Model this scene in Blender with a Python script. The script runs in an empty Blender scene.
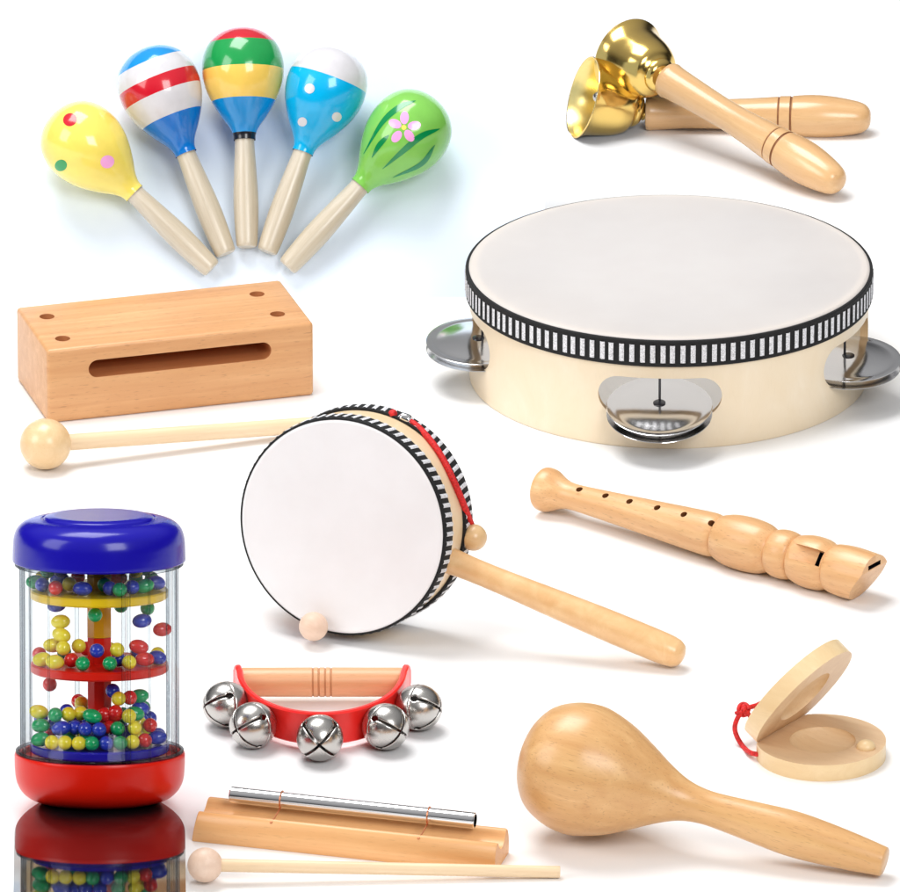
import bpy, bmesh, math, random
from mathutils import Vector, Matrix
from mathutils.bvhtree import BVHTree
random.seed(7)
V = Vector
PI = math.pi
U = 0.0005                       # metres per design unit (the tambourine is about 0.2 m across)
C = bpy.context.scene.collection
rad = math.radians

# ------------------------------------------------------------------ camera
EL = rad(22.0)
DIST = 12000.0
d_ = V((0, math.cos(EL), -math.sin(EL)))
r_ = V((1, 0, 0))
u_ = V((0, math.sin(EL), math.cos(EL)))
CAM = -d_ * DIST
cam_data = bpy.data.cameras.new('camera')
cam = bpy.data.objects.new('camera', cam_data)
C.objects.link(cam)
cam.location = CAM * U
cam.rotation_euler = (PI / 2 - EL, 0, 0)
cam_data.sensor_fit = 'HORIZONTAL'
cam_data.sensor_width = 36
cam_data.lens = 36 * DIST / 900.0
cam_data.clip_start = 0.1
cam_data.clip_end = 100
bpy.context.scene.camera = cam


def ray(px, py):
    return (d_ * DIST + r_ * (px - 450) + u_ * (446 - py)).normalized()


def on_plane(px, py, p0, n):
    k = ray(px, py)
    return CAM + k * ((p0 - CAM).dot(n) / k.dot(n))


def G(px, py, h=0.0):
    return on_plane(px, py, V((0, 0, h)), V((0, 0, 1)))


def sc_at(p):
    return (p - CAM).dot(d_) / DIST


# ------------------------------------------------------------------ materials
def srgb(r, g, b):
    def f(c):
        c /= 255.0
        return c / 12.92 if c <= 0.04045 else ((c + 0.055) / 1.055) ** 2.4
    return (f(r), f(g), f(b), 1)


def new_mat(name):
    m = bpy.data.materials.new(name)
    m.use_nodes = True
    nt = m.node_tree
    return m, nt, nt.nodes['Principled BSDF']


def bump(nt, b, height, strength, dist=0.0002):
    n = nt.nodes.new('ShaderNodeBump')
    n.inputs['Strength'].default_value = strength
    n.inputs['Distance'].default_value = dist
    nt.links.new(height, n.inputs['Height'])
    nt.links.new(n.outputs[0], b.inputs['Normal'])


def coords(nt, sx, sy, sz):
    tc = nt.nodes.new('ShaderNodeTexCoord')
    mp = nt.nodes.new('ShaderNodeMapping')
    mp.inputs['Scale'].default_value = (sx / U, sy / U, sz / U)
    nt.links.new(tc.outputs['Object'], mp.inputs['Vector'])
    return mp.outputs[0]


def noise(nt, vec, scale, detail=3, rough=0.55, dist=0.0):
    n = nt.nodes.new('ShaderNodeTexNoise')
    n.inputs['Scale'].default_value = scale
    n.inputs['Detail'].default_value = detail
    n.inputs['Roughness'].default_value = rough
    n.inputs['Distortion'].default_value = dist
    nt.links.new(vec, n.inputs['Vector'])
    return n.outputs['Fac']


def ramp(nt, fac, stops):
    n = nt.nodes.new('ShaderNodeValToRGB')
    el = n.color_ramp.elements
    while len(el) < len(stops):
        el.new(0.5)
    for e, (p, c) in zip(el, stops):
        e.position = p
        e.color = c
    nt.links.new(fac, n.inputs['Fac'])
    return n.outputs['Color']


def mixc(nt, fac, a, b, mode='MIX'):
    n = nt.nodes.new('ShaderNodeMix')
    n.data_type = 'RGBA'
    n.blend_type = mode
    for s, v in ((0, fac), (6, a), (7, b)):
        if isinstance(v, (int, float)):
            n.inputs[s].default_value = v
        elif isinstance(v, tuple):
            n.inputs[s].default_value = v
        else:
            nt.links.new(v, n.inputs[s])
    return n.outputs[2]


def wood(name, light, dark, axis='Z', grain=0.10, fleck=0.35, rough=0.38, coat=0.15, stretch=0.05, bmp=0.15):
    """Wood with growth figure, short pores and broad tone drift along the given local axis."""
    m, nt, b = new_mat(name)
    st = {'X': (stretch, 1, 1), 'Y': (1, stretch, 1), 'Z': (1, 1, stretch)}[axis]
    v = coords(nt, *[grain * s for s in st])
    fig = noise(nt, v, 1.0, 4, 0.6, 0.6)
    c = ramp(nt, fig, [(0.30, dark), (0.55, tuple(0.5 * (x + y) for x, y in zip(light, dark))), (0.72, light)])
    st2 = {'X': (0.12, 1, 1), 'Y': (1, 0.12, 1), 'Z': (1, 1, 0.12)}[axis]
    v2 = coords(nt, *[0.75 * s for s in st2])
    fl = noise(nt, v2, 1.0, 2, 0.5)
    fm = ramp(nt, fl, [(0.60, (0, 0, 0, 1)), (0.72, (fleck, fleck, fleck, 1))])
    c = mixc(nt, fm, c, tuple(x * 0.62 for x in dark[:3]) + (1,))
    v3 = coords(nt, 0.012, 0.012, 0.012)
    dr = noise(nt, v3, 1.0, 2)
    c = mixc(nt, ramp(nt, dr, [(0.35, (0, 0, 0, 1)), (0.7, (0.35, 0.35, 0.35, 1))]), c, dark)
    nt.links.new(c, b.inputs['Base Color'])
    b.inputs['Roughness'].default_value = rough
    b.inputs['Coat Weight'].default_value = coat
    b.inputs['Coat Roughness'].default_value = 0.2
    bump(nt, b, fl, bmp, 0.0001)
    return m


def paint(name, col, rough=0.18, coat=0.6, var=0.06, spec=0.4):
    m, nt, b = new_mat(name)
    v = coords(nt, 0.03, 0.03, 0.03)
    n = noise(nt, v, 1.0, 4)
    dk = tuple(x * (1 - var * 2) for x in col[:3]) + (1,)
    nt.links.new(ramp(nt, n, [(0.3, dk), (0.65, col)]), b.inputs['Base Color'])
    b.inputs['Roughness'].default_value = rough
    b.inputs['Coat Weight'].default_value = coat
    b.inputs['Coat Roughness'].default_value = 0.06
    b.inputs['Specular IOR Level'].default_value = spec
    v2 = coords(nt, 0.06, 0.06, 0.06)
    bump(nt, b, noise(nt, v2, 1.0, 2), 0.12, 0.0006)
    return m


def metal(name, col, rough, wob=0.05):
    m, nt, b = new_mat(name)
    b.inputs['Metallic'].default_value = 1
    b.inputs['Base Color'].default_value = col
    v = coords(nt, 0.05, 0.05, 0.05)
    n = noise(nt, v, 1.0, 4)
    mr = nt.nodes.new('ShaderNodeMapRange')
    mr.inputs['To Min'].default_value = rough * 0.7
    mr.inputs['To Max'].default_value = rough * 1.5
    nt.links.new(n, mr.inputs['Value'])
    nt.links.new(mr.outputs[0], b.inputs['Roughness'])
    bump(nt, b, n, wob, 0.0004)
    return m


def clear_plastic(name, tint=(0.982, 0.988, 0.99, 1), edge=(0.34, 0.38, 0.42, 1), start=0.68):
    m = bpy.data.materials.new(name)
    m.use_nodes = True
    nt = m.node_tree
    nt.nodes.clear()
    out = nt.nodes.new('ShaderNodeOutputMaterial')
    tr = nt.nodes.new('ShaderNodeBsdfTransparent')
    gl = nt.nodes.new('ShaderNodeBsdfGlossy')
    gl.inputs['Roughness'].default_value = 0.04
    lw = nt.nodes.new('ShaderNodeLayerWeight')
    lw.inputs['Blend'].default_value = 0.5
    nt.links.new(ramp(nt, lw.outputs['Facing'], [(0.0, tint), (start, tint), (0.95, edge)]), tr.inputs['Color'])
    fr = ramp(nt, lw.outputs['Facing'], [(0.0, (.012, .012, .012, 1)), (0.6, (.025, .025, .025, 1)), (0.88, (.15, .15, .15, 1)), (1.0, (.5, .5, .5, 1))])
    mx = nt.nodes.new('ShaderNodeMixShader')
    nt.links.new(fr, mx.inputs[0])
    nt.links.new(tr.outputs[0], mx.inputs[1])
    nt.links.new(gl.outputs[0], mx.inputs[2])
    nt.links.new(mx.outputs[0], out.inputs['Surface'])
    return m


def woven(name, col, rough=0.8, freq=0.55):
    m, nt, b = new_mat(name)
    v = coords(nt, freq, freq, freq)
    n = noise(nt, v, 1.0, 2)
    nt.links.new(ramp(nt, n, [(0.3, tuple(x * 0.55 for x in col[:3]) + (1,)), (0.62, col)]), b.inputs['Base Color'])
    b.inputs['Roughness'].default_value = rough
    bump(nt, b, n, 0.6, 0.0005)
    return m


BEECH = wood('beech_wood', srgb(230, 180, 128), srgb(206, 148, 96), 'X', 0.09, 0.65, 0.42, 0.1, 0.04)
BEECH_IN = wood('beech_cut_wood', srgb(214, 146, 94), srgb(190, 120, 72), 'X', 0.09, 0.25, 0.6, 0)
BEECH_Z = wood('beech_turned', srgb(240, 202, 150), srgb(226, 176, 120), 'Z', 0.05, 0.16, 0.3, 0.3, 0.05)
MARACA_W = wood('maraca_wood', srgb(229, 184, 127), srgb(207, 154, 97), 'Z', 0.07, 0.6, 0.36, 0.15, 0.06)
HANDLE_W = wood('bell_handle_wood', srgb(234, 194, 144), srgb(216, 168, 114), 'Z', 0.07, 0.25, 0.25, 0.4, 0.05)
FLUTE_W = wood('flute_wood', srgb(234, 190, 138), srgb(210, 156, 102), 'Z', 0.08, 0.65, 0.36, 0.15, 0.05)
DOWEL_W = wood('dowel_wood', srgb(240, 216, 182), srgb(228, 196, 156), 'Z', 0.14, 0.16, 0.45, 0.05, 0.04)
BALL_W = wood('ball_wood', srgb(238, 208, 164), srgb(224, 186, 136), 'X', 0.06, 0.22, 0.32, 0.25, 0.10)
PINK_W = wood('pale_pink_wood', srgb(238, 212, 192), srgb(226, 194, 170), 'X', 0.08, 0.2, 0.45, 0.05, 0.10)
GREY_W = wood('greyish_wood', srgb(212, 202, 184), srgb(190, 176, 152), 'Z', 0.16, 0.20, 0.35, 0.3, 0.03)
SHELL_W = wood('shell_wood', srgb(243, 228, 204), srgb(236, 216, 184), 'Z', 0.02, 0.08, 0.4, 0.15, 0.6, 0.05)
SHELL_IN = wood('shell_edge_wood', srgb(232, 200, 156), srgb(210, 172, 126), 'Z', 0.05, 0.2, 0.5, 0, 0.6)
DRUM_W = wood('drum_shell_wood', srgb(244, 222, 188), srgb(234, 206, 166), 'X', 0.05, 0.15, 0.4, 0.1)
CAST_W = wood('castanet_wood', srgb(242, 216, 172), srgb(232, 200, 150), 'X', 0.07, 0.12, 0.38, 0.15, 0.05)
CAST_IN = wood('castanet_face_wood', srgb(230, 200, 162), srgb(216, 180, 140), 'X', 0.07, 0.22, 0.5, 0.05, 0.05)
DISH_W = wood('castanet_dish_wood', srgb(240, 212, 174), srgb(226, 192, 148), 'X', 0.07, 0.25, 0.5, 0.05, 0.05)
CHIME_W = wood('chime_base_wood', srgb(238, 190, 134), srgb(222, 162, 102), 'X', 0.09, 0.30, 0.4, 0.15, 0.04)
STRAPBAR_W = wood('grip_wood', srgb(230, 184, 140), srgb(212, 156, 108), 'X', 0.12, 0.3, 0.4, 0.1, 0.03)
GRIPGROOVE = wood('grip_groove_wood', srgb(206, 152, 106), srgb(186, 130, 86), 'X', 0.12, 0.2, 0.5, 0)
GROOVE = wood('groove_wood', srgb(150, 96, 52), srgb(120, 72, 38), 'Z', 0.1, 0.2, 0.6, 0)

BLUE = paint('blue_paint', srgb(0, 144, 216))
BLUE2 = paint('deep_blue_paint', srgb(0, 118, 208))
CYAN = paint('cyan_paint', srgb(0, 178, 234))
WHITE = paint('white_paint', srgb(216, 214, 218))
RED = paint('red_paint', srgb(204, 24, 44))
GREEN = paint('green_paint', srgb(22, 152, 74))
AMBER = paint('soft_yellow_paint', srgb(244, 204, 96))
YELLOW = paint('pale_yellow_paint', srgb(246, 224, 104))
LIME = paint('lime_paint', srgb(128, 200, 84))
DKGREEN = paint('dark_green_paint', srgb(0, 136, 72))
PINK = paint('pink_paint', srgb(246, 170, 226))
ORANGE = paint('orange_paint', srgb(226, 140, 40))
BLACK = paint('black_paint', srgb(18, 20, 30), 0.3)

BRASS = metal('brass', (0.84, 0.59, 0.18, 1), 0.15, 0.03)
BRASS_IN = metal('brass_inside', (0.95, 0.76, 0.30, 1), 0.28, 0.1)
CHROME = metal('chrome', (0.82, 0.82, 0.83, 1), 0.06, 0.02)
JINGLE = metal('jingle_steel', (0.80, 0.80, 0.81, 1), 0.13, 0.02)
NICKEL = metal('nickel', (0.56, 0.54, 0.515, 1), 0.24, 0.05)
DARKMETAL = metal('dark_steel', (0.10, 0.10, 0.11, 1), 0.3)
COPPER = metal('copper_wire', (0.72, 0.30, 0.16, 1), 0.35)
def skin_mat(name, lo, hi, trans=0.42):
    """Stretched drum skin: mostly diffuse, letting some light through."""
    m, nt, b = new_mat(name)
    n = noise(nt, coords(nt, 0.02, 0.02, 0.02), 1.0, 5)
    col = ramp(nt, n, [(0.3, lo), (0.7, hi)])
    nt.links.new(col, b.inputs['Base Color'])
    b.inputs['Roughness'].default_value = 0.55
    b.inputs['Specular IOR Level'].default_value = 0.3
    bump(nt, b, noise(nt, coords(nt, 0.25, 0.25, 0.25), 1.0, 3), 0.05, 0.0001)
    tl = nt.nodes.new('ShaderNodeBsdfTranslucent')
    tl.inputs['Color'].default_value = (0.95, 0.93, 0.9, 1)
    mx = nt.nodes.new('ShaderNodeMixShader')
    mx.inputs[0].default_value = trans
    nt.links.new(b.outputs[0], mx.inputs[1])
    nt.links.new(tl.outputs[0], mx.inputs[2])
    nt.links.new(mx.outputs[0], nt.nodes['Material Output'].inputs['Surface'])
    return m


SKIN = skin_mat('drum_skin', (0.80, 0.775, 0.78, 1), (0.835, 0.815, 0.82, 1))
SKIN2 = skin_mat('white_drum_skin', (0.87, 0.85, 0.85, 1), (0.91, 0.895, 0.90, 1), 0.08)
TRIM_BLACK = woven('black_braid', srgb(15, 15, 17))
TRIM_WHITE = woven('white_braid', srgb(236, 236, 240), 0.7, 0.7)
RED_CORD = woven('red_cord', srgb(226, 30, 32), 0.6, 0.5)
RED_STRAP = paint('red_plastic_strap', srgb(250, 36, 30), 0.35, 0.25, 0.02)
RED_PL = paint('red_plastic', srgb(222, 28, 8), 0.3, 0.03, 0.02, 0.28)
BLUE_PL = paint('blue_plastic', srgb(24, 16, 158), 0.2, 0.08, 0.02, 0.3)
YEL_PL = paint('yellow_plastic', srgb(238, 196, 20), 0.25, 0.4, 0.02)
POST_Y = paint('amber_plastic', srgb(222, 160, 16), 0.25, 0.4, 0.02)
CLEAR = clear_plastic('clear_plastic')
RIBCLEAR = clear_plastic('thick_clear_plastic', (0.88, 0.90, 0.91, 1), (0.16, 0.18, 0.21, 1), 0.22)
BEADM = {'green': paint('green_bead', srgb(0, 166, 96), 0.2, 0.5), 'blue': paint('blue_bead', srgb(34, 58, 186), 0.2, 0.5),
         'yellow': paint('yellow_bead', srgb(246, 228, 56), 0.2, 0.5), 'red': paint('red_bead', srgb(228, 34, 34), 0.2, 0.5)}
BLACKGLASS, nt, b = new_mat('black_glass')
n_ = noise(nt, coords(nt, 0.02, 0.02, 0.02), 1.0, 3)
nt.links.new(ramp(nt, n_, [(0.3, (0.004, 0.004, 0.005, 1)), (0.7, (0.008, 0.008, 0.009, 1))]), b.inputs['Base Color'])
b.inputs['Roughness'].default_value = 0.03
b.inputs['IOR'].default_value = 1.5
PAPER, nt, b = new_mat('white_paper')
n_ = noise(nt, coords(nt, 0.01, 0.01, 0.01), 1.0, 4)
nt.links.new(ramp(nt, n_, [(0.3, (0.90, 0.90, 0.905, 1)), (0.7, (0.92, 0.92, 0.92, 1))]), b.inputs['Base Color'])
b.inputs['Roughness'].default_value = 0.7
b.inputs['Specular IOR Level'].default_value = 0.25
CARD_SHADE_TINT, nt, b = new_mat('card_blue_shade_tint')
n_ = noise(nt, coords(nt, 0.01, 0.01, 0.01), 1.0, 4)
nt.links.new(ramp(nt, n_, [(0.3, (0.76, 0.86, 0.99, 1)), (0.7, (0.79, 0.88, 0.995, 1))]), b.inputs['Base Color'])  # blue of the maracas' shadows and glow put into the card colour
b.inputs['Roughness'].default_value = 0.7
b.inputs['Specular IOR Level'].default_value = 0.2


# ------------------------------------------------------------------ mesh helpers
def link_mesh(name, bm, mats, scale=1.0, smooth=38):
    k = scale * U
    bmesh.ops.recalc_face_normals(bm, faces=bm.faces)
    for v in bm.verts:
        v.co *= k
    me = bpy.data.meshes.new(name)
    bm.to_mesh(me)
    bm.free()
    for m in (mats if isinstance(mats, (list, tuple)) else [mats]):
        me.materials.append(m)
    if smooth:
        me.polygons.foreach_set('use_smooth', [True] * len(me.polygons))
        me.set_sharp_from_angle(angle=rad(smooth))
    o = bpy.data.objects.new(name, me)
    C.objects.link(o)
    return o


def tag(o, label, cat, group=None):
    o['label'] = label
    o['category'] = cat
    if group:
        o['group'] = group


def frame(o, z, xh):
    z = z.normalized()
    x = (xh - z * xh.dot(z)).normalized()
    y = z.cross(x)
    m = Matrix((x, y, z)).transposed().to_4x4()
    m.translation = o
    return m


class Thing:
    """An Empty that parents its parts; local units are image-sized at the thing's distance."""
    def __init__(s, name, label, cat, origin, z=V((0, 0, 1)), xh=V((1, 0, 0)), group=None):
        s.M = frame(origin, z, xh)
        s.Mi = s.M.inverted()
        s.k = sc_at(origin)
        o = bpy.data.objects.new(name, None)
        o.empty_display_size = 0.01
        C.objects.link(o)
        o.location = origin * U
        o.rotation_euler = s.M.to_euler()
        tag(o, label, cat, group)
        s.o = o

    def part(s, name, bm, mats, parent=None, smooth=38, label=None):
        o = link_mesh(name, bm, mats, s.k, smooth)
        o.parent = parent or s.o
        if label:
            o['label'] = label
        return o

    def loc(s, P):
        return (s.Mi @ P) / s.k

    def world(s, p):
        return s.M @ (p * s.k)

    def lray(s, px, py):
        return s.loc(CAM), (s.Mi.to_3x3() @ ray(px, py)).normalized()

    def plane(s, px, py, h, n=V((0, 0, 1))):
        o, k = s.lray(px, py)
        return o + k * ((h - o.dot(n)) / k.dot(n))

    def hit(s, bvh, px, py):
        o, k = s.lray(px, py)
        a = bvh.ray_cast(o, k)
        return (a[0], a[1]) if a[0] is not None else (None, None)


def cr(pts, n=8):
    """Catmull-Rom through points (tuples or vectors)."""
    P = [V(p) for p in pts]
    P = [P[0] * 2 - P[1]] + P + [P[-1] * 2 - P[-2]]
    out = []
    for i in range(1, len(P) - 2):
        a, b, c, e = P[i - 1:i + 3]
        for j in range(n):
            t = j / n
            out.append(0.5 * (2 * b + (c - a) * t + (2 * a - 5 * b + 4 * c - e) * t * t + (3 * b - a - 3 * c + e) * t ** 3))
    out.append(P[-2])
    return out


def smooth_prof(pts, n=6):
    return [(max(0.0, p[0]), p[1]) for p in cr([(r, z, 0) for r, z in pts], n)]


def lathe(bm, prof, n=72, mat=None, M=None, closed=False):
    rings = []
    for r, z in prof:
        if r < 0.02:
            rings.append([bm.verts.new((0, 0, z))])
        else:
            rings.append([bm.verts.new((r * math.cos(2 * PI * i / n), r * math.sin(2 * PI * i / n), z)) for i in range(n)])
    vs = [v for q in rings for v in q]
    pairs = list(zip(rings, rings[1:]))
    if closed:
        pairs.append((rings[-1], rings[0]))
    for idx, (a, b) in enumerate(pairs):
        for i in range(n):
            j = (i + 1) % n
            if len(a) == 1 and len(b) == 1:
                continue
            if len(a) == 1:
                f = bm.faces.new((a[0], b[i], b[j]))
            elif len(b) == 1:
                f = bm.faces.new((a[i], a[j], b[0]))
            else:
                f = bm.faces.new((a[i], a[j], b[j], b[i]))
            if mat:
                za = prof[idx][1]
                zb = prof[(idx + 1) % len(prof)][1]
                f.material_index = mat((za + zb) / 2, idx)
    if M:
        for v in vs:
            v.co = M @ v.co
    return vs


def split_prof(prof, zs):
    """Insert exact rings at given heights so painted bands end on clean edges."""
    out = [prof[0]]
    for (r0, z0), (r1, z1) in zip(prof, prof[1:]):
        for q in sorted([q for q in zs if min(z0, z1) + 1e-4 < q < max(z0, z1) - 1e-4], reverse=z1 < z0):
            t = (q - z0) / (z1 - z0)
            out.append((r0 + (r1 - r0) * t, q))
        out.append((r1, z1))
    return out


def tube(bm, pts, r, n=12, sm=8, cap=True, mat=0, squash=None):
    P = cr(pts, sm) if sm else [V(p) for p in pts]
    rr = r if callable(r) else (lambda t: r)
    t0 = (P[1] - P[0]).normalized()
    a = t0.orthogonal().normalized()
    prev = None
    for i, p in enumerate(P):
        t = (P[min(i + 1, len(P) - 1)] - P[max(i - 1, 0)]).normalized()
        a = (a - t * a.dot(t)).normalized()
        b = t.cross(a)
        q = rr(i / (len(P) - 1))
        ring = [bm.verts.new(p + a * q * math.cos(2 * PI * j / n) + b * q * math.sin(2 * PI * j / n)) for j in range(n)]
        if prev:
            for j in range(n):
                f = bm.faces.new((prev[j], prev[(j + 1) % n], ring[(j + 1) % n], ring[j]))
                f.material_index = mat
        elif cap:
            bm.faces.new(ring[::-1]).material_index = mat
        prev = ring
    if cap:
        bm.faces.new(prev).material_index = mat


def ball(bm, c, r, n=32, M=None, s=(1, 1, 1), mat=0):
    L = bmesh.ops.create_uvsphere(bm, u_segments=n, v_segments=n // 2, radius=r)['verts']
    for v in L:
        v.co = V((v.co.x * s[0], v.co.y * s[1], v.co.z * s[2]))
        if M:
            v.co = M @ v.co
        v.co += V(c)
    for f in {f for v in L for f in v.link_faces}:
        f.material_index = mat


def prism(bm, pts, h0, h1, bev=0.0, seg=2):
    """Extrude a closed xy outline from z=h0 to h1, rim edges bevelled."""
    a = [bm.verts.new((p[0], p[1], h0)) for p in pts]
    b = [bm.verts.new((p[0], p[1], h1)) for p in pts]
    n = len(pts)
    bm.faces.new(a[::-1])
    bm.faces.new(b)
    for i in range(n):
        bm.faces.new((a[i], a[(i + 1) % n], b[(i + 1) % n], b[i]))
    if bev:
        es = [e for e in bm.edges if (e.verts[0] in a and e.verts[1] in a) or (e.verts[0] in b and e.verts[1] in b)]
        bmesh.ops.bevel(bm, geom=es, offset=bev, segments=seg, affect='EDGES', profile=0.5)


def boolean(bm, cutters, op='DIFFERENCE'):
    def tmp(b):
        bmesh.ops.recalc_face_normals(b, faces=b.faces)
        me = bpy.data.meshes.new('tmp')
        b.to_mesh(me)
        for _ in range(3):
            me.materials.append(None)
        o = bpy.data.objects.new('tmp', me)
        C.objects.link(o)
        return o
    o = tmp(bm)
    cs = [tmp(c) for c in cutters]
    for c in cs:
        md = o.modifiers.new('b', 'BOOLEAN')
        md.operation = op
        md.object = c
        md.solver = 'EXACT'
    bpy.context.view_layer.update()
    ev = o.evaluated_get(bpy.context.evaluated_depsgraph_get())
    me = bpy.data.meshes.new_from_object(ev)
    out = bmesh.new()
    out.from_mesh(me)
    bpy.data.meshes.remove(me)
    for q in [o] + cs:
        me = q.data
        bpy.data.objects.remove(q)
        bpy.data.meshes.remove(me)
    return out


def cyl(c, axis, r, h, n=32, mat=0, r2=None):
    bm = bmesh.new()
    M = frame(V(c), V(axis), V(axis).orthogonal())
    lathe(bm, [(0, -h / 2), (r, -h / 2), (r if r2 is None else r2, h / 2), (0, h / 2)], n, (lambda z, i: mat), M)
    return bm


def stadium(cx, cy, hw, hh, n=14):
    """Round-ended slot outline, half width hw (overall), half height hh."""
    out = []
    for i in range(n + 1):
        a = -PI / 2 + PI * i / n
        out.append((cx + hw - hh + hh * math.cos(a), cy + hh * math.sin(a)))
    for i in range(n + 1):
        a = PI / 2 + PI * i / n
        out.append((cx - hw + hh + hh * math.cos(a), cy + hh * math.sin(a)))
    return out


# ------------------------------------------------------------------ setting
bm = bmesh.new()
S = 9000
vs = [bm.verts.new(p) for p in ((-S, -S, 0), (S, -S, 0), (S, S, 0), (-S, S, 0))]
bm.faces.new(vs)
g = link_mesh('ground', bm, PAPER, 1, None)
g['kind'] = 'structure'

# a sloping white card under the fan of painted maracas
SL = rad(50)
foot = G(450, 297).y
up_b = V((0, math.cos(SL), math.sin(SL)))
n_b = V((0, -math.sin(SL), math.cos(SL)))
p_b = V((0, foot, 0))
bm = bmesh.new()
xs = (-620.0, 98.0)
Lb = 390.0
prof = [(foot - 6 * math.cos(SL), -6 * math.sin(SL)), (foot + Lb * math.cos(SL), Lb * math.sin(SL)), (foot + Lb * math.cos(SL) + 6, Lb * math.sin(SL)), (foot + Lb * math.cos(SL) + 6, -6)]
A = [bm.verts.new((xs[0], y, z)) for y, z in prof]
B = [bm.verts.new((xs[1], y, z)) for y, z in prof]
bm.faces.new(A)
bm.faces.new(B[::-1])
for i in range(4):
    bm.faces.new((A[i], B[i], B[(i + 1) % 4], A[(i + 1) % 4]))
o = link_mesh('backdrop', bm, CARD_SHADE_TINT, 1, None)
o['kind'] = 'structure'

# ------------------------------------------------------------------ painted maracas
HPROF = smooth_prof([(10.2, 0), (11.4, 14), (12.5, 45), (11.2, 78), (9.9, 100), (9.7, 109)], 6)
HEADP = smooth_prof([(11.0, 108), (11.6, 114), (15.5, 122), (23.5, 133), (32.0, 147), (38.0, 161), (41.0, 177), (39.5, 193), (33.0, 207), (22, 216.5), (10, 221), (0, 222)], 6)


def decal(bm, T, bvh, outline, mat, rings=4):
    """Paint a patch on a surface: the outline is dropped on the surface and filled with faces."""
    cx = sum(p[0] for p in outline) / len(outline)
    cy = sum(p[1] for p in outline) / len(outline)
    grid = []
    for k in range(1, rings + 1):
        row = []
        for p in outline:
            h, n = T.hit(bvh, cx + (p[0] - cx) * k / rings, cy + (p[1] - cy) * k / rings)
            if h is None:
                return
            row.append(bm.verts.new(h + n * 0.22))
        grid.append(row)
    h, n = T.hit(bvh, cx, cy)
    c = bm.verts.new(h + n * 0.22)
    m = len(outline)
    for i in range(m):
        j = (i + 1) % m
        bm.faces.new((c, grid[0][i], grid[0][j])).material_index = mat
        for a, b in zip(grid, grid[1:]):
            bm.faces.new((a[i], a[j], b[j], b[i])).material_index = mat


def stroke_decal(bm, T, bvh, pts, w, mat):
    P = cr([(p[0], p[1], 0) for p in pts], 8)
    prev = None
    for i, p in enumerate(P):
        t = (P[min(i + 1, len(P) - 1)] - P[max(i - 1, 0)]).normalized()
        q = V((-t.y, t.x, 0)) * w * max(0.08, math.sin(PI * min(1, (i + 0.3) / (len(P))) ** 0.8))
        row = []
        for s in (-1, 0, 1):
            h, n = T.hit(bvh, p.x + q.x * s, p.y + q.y * s)
            row.append(bm.verts.new(h + n * 0.22) if h else None)
        if prev and all(row) and all(prev):
            for k in (0, 1):
                bm.faces.new((prev[k], prev[k + 1], row[k + 1], row[k])).material_index = mat
        prev = row


def circ(cx, cy, r, n=20, sy=1.0):
    return [(cx + r * math.cos(2 * PI * i / n), cy + sy * r * math.sin(2 * PI * i / n)) for i in range(n)]


def ell(cx, cy, a, b, rot, n=18):
    return [(cx + a * math.cos(t) * math.cos(rot) - b * math.sin(t) * math.sin(rot),
             cy + a * math.cos(t) * math.sin(rot) + b * math.sin(t) * math.cos(rot)) for t in [2 * PI * i / n for i in range(n)]]


def small_maraca(label, end, head, bands, mats, deco=None):
    sref = sc_at(on_plane(head[0], head[1], p_b, n_b))
    E = on_plane(end[0], end[1], p_b + n_b * 11.5 * sref, n_b)
    H = on_plane(head[0], head[1], p_b + n_b * 41.6 * sref, n_b)
    T = Thing('maraca', label, 'maraca', E, H - E, -d_, 'painted maracas fanned out')
    T.k = (H - E).length / 176.0
    bm = bmesh.new()
    hp = [(0, 0), (8.8, 0), (9.9, 0.9)] + HPROF[1:]
    lathe(bm, hp, 48)
    T.part('handle', bm, GREY_W)
    bm = bmesh.new()
    cuts = [b[0] for b in bands if b[0] > 108]
    lathe(bm, split_prof(HEADP, cuts), 96, lambda z, i: [b[1] for b in bands if b[0] <= z][-1] if any(b[0] <= z for b in bands) else bands[0][1])
    bmesh.ops.recalc_face_normals(bm, faces=bm.faces)
    bvh = BVHTree.FromBMesh(bm)
    if deco:
        deco(bm, T, bvh)
    T.part('head', bm, mats)


def deco_yellow(bm, T, bvh):
    for x, y, r, m in ((70, 119.7, 7, 1), (61, 165.3, 6.2, 2), (107.3, 161.7, 7, 3), (117.5, 114.5, 5.5, 2)):
        decal(bm, T, bvh, ell(x, y, r, r * (0.6 if x > 115 else 0.92), -0.4 if x < 115 else 0.8), m)


def deco_cyan(bm, T, bvh):
    for x, y, r in ((309.7, 88.5, 5), (302.4, 121.8, 4.6), (336.7, 116.8, 4.8)):
        decal(bm, T, bvh, circ(x, y, r), 1)


def Z2(x, y):
    return (250 + x / 3.184, 10 + y / 3.184)


def deco_green(bm, T, bvh):
    for pts, w in ((((527, 289), (475, 310), (420, 360), (362, 458)), 2.9), (((442, 398), (412, 430), (388, 470)), 2.6),
                   (((604, 378), (545, 402), (480, 455), (422, 506)), 3.2), (((588, 430), (545, 490), (455, 533)), 2.5),
                   (((378, 330), (352, 372), (340, 420)), 1.4)):
        stroke_decal(bm, T, bvh, [Z2(*p) for p in pts], w, 1)
    fx, fy = 490, 374
    for x, y in ((492, 343), (523, 368), (507, 400), (467, 403), (462, 362)):
        decal(bm, T, bvh, ell(*Z2(x, y), 6.6, 4.4, math.atan2(y - fy, x - fx)), 2, 3)
    decal(bm, T, bvh, circ(*Z2(fx, fy), 2.6), 3, 2)


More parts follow.
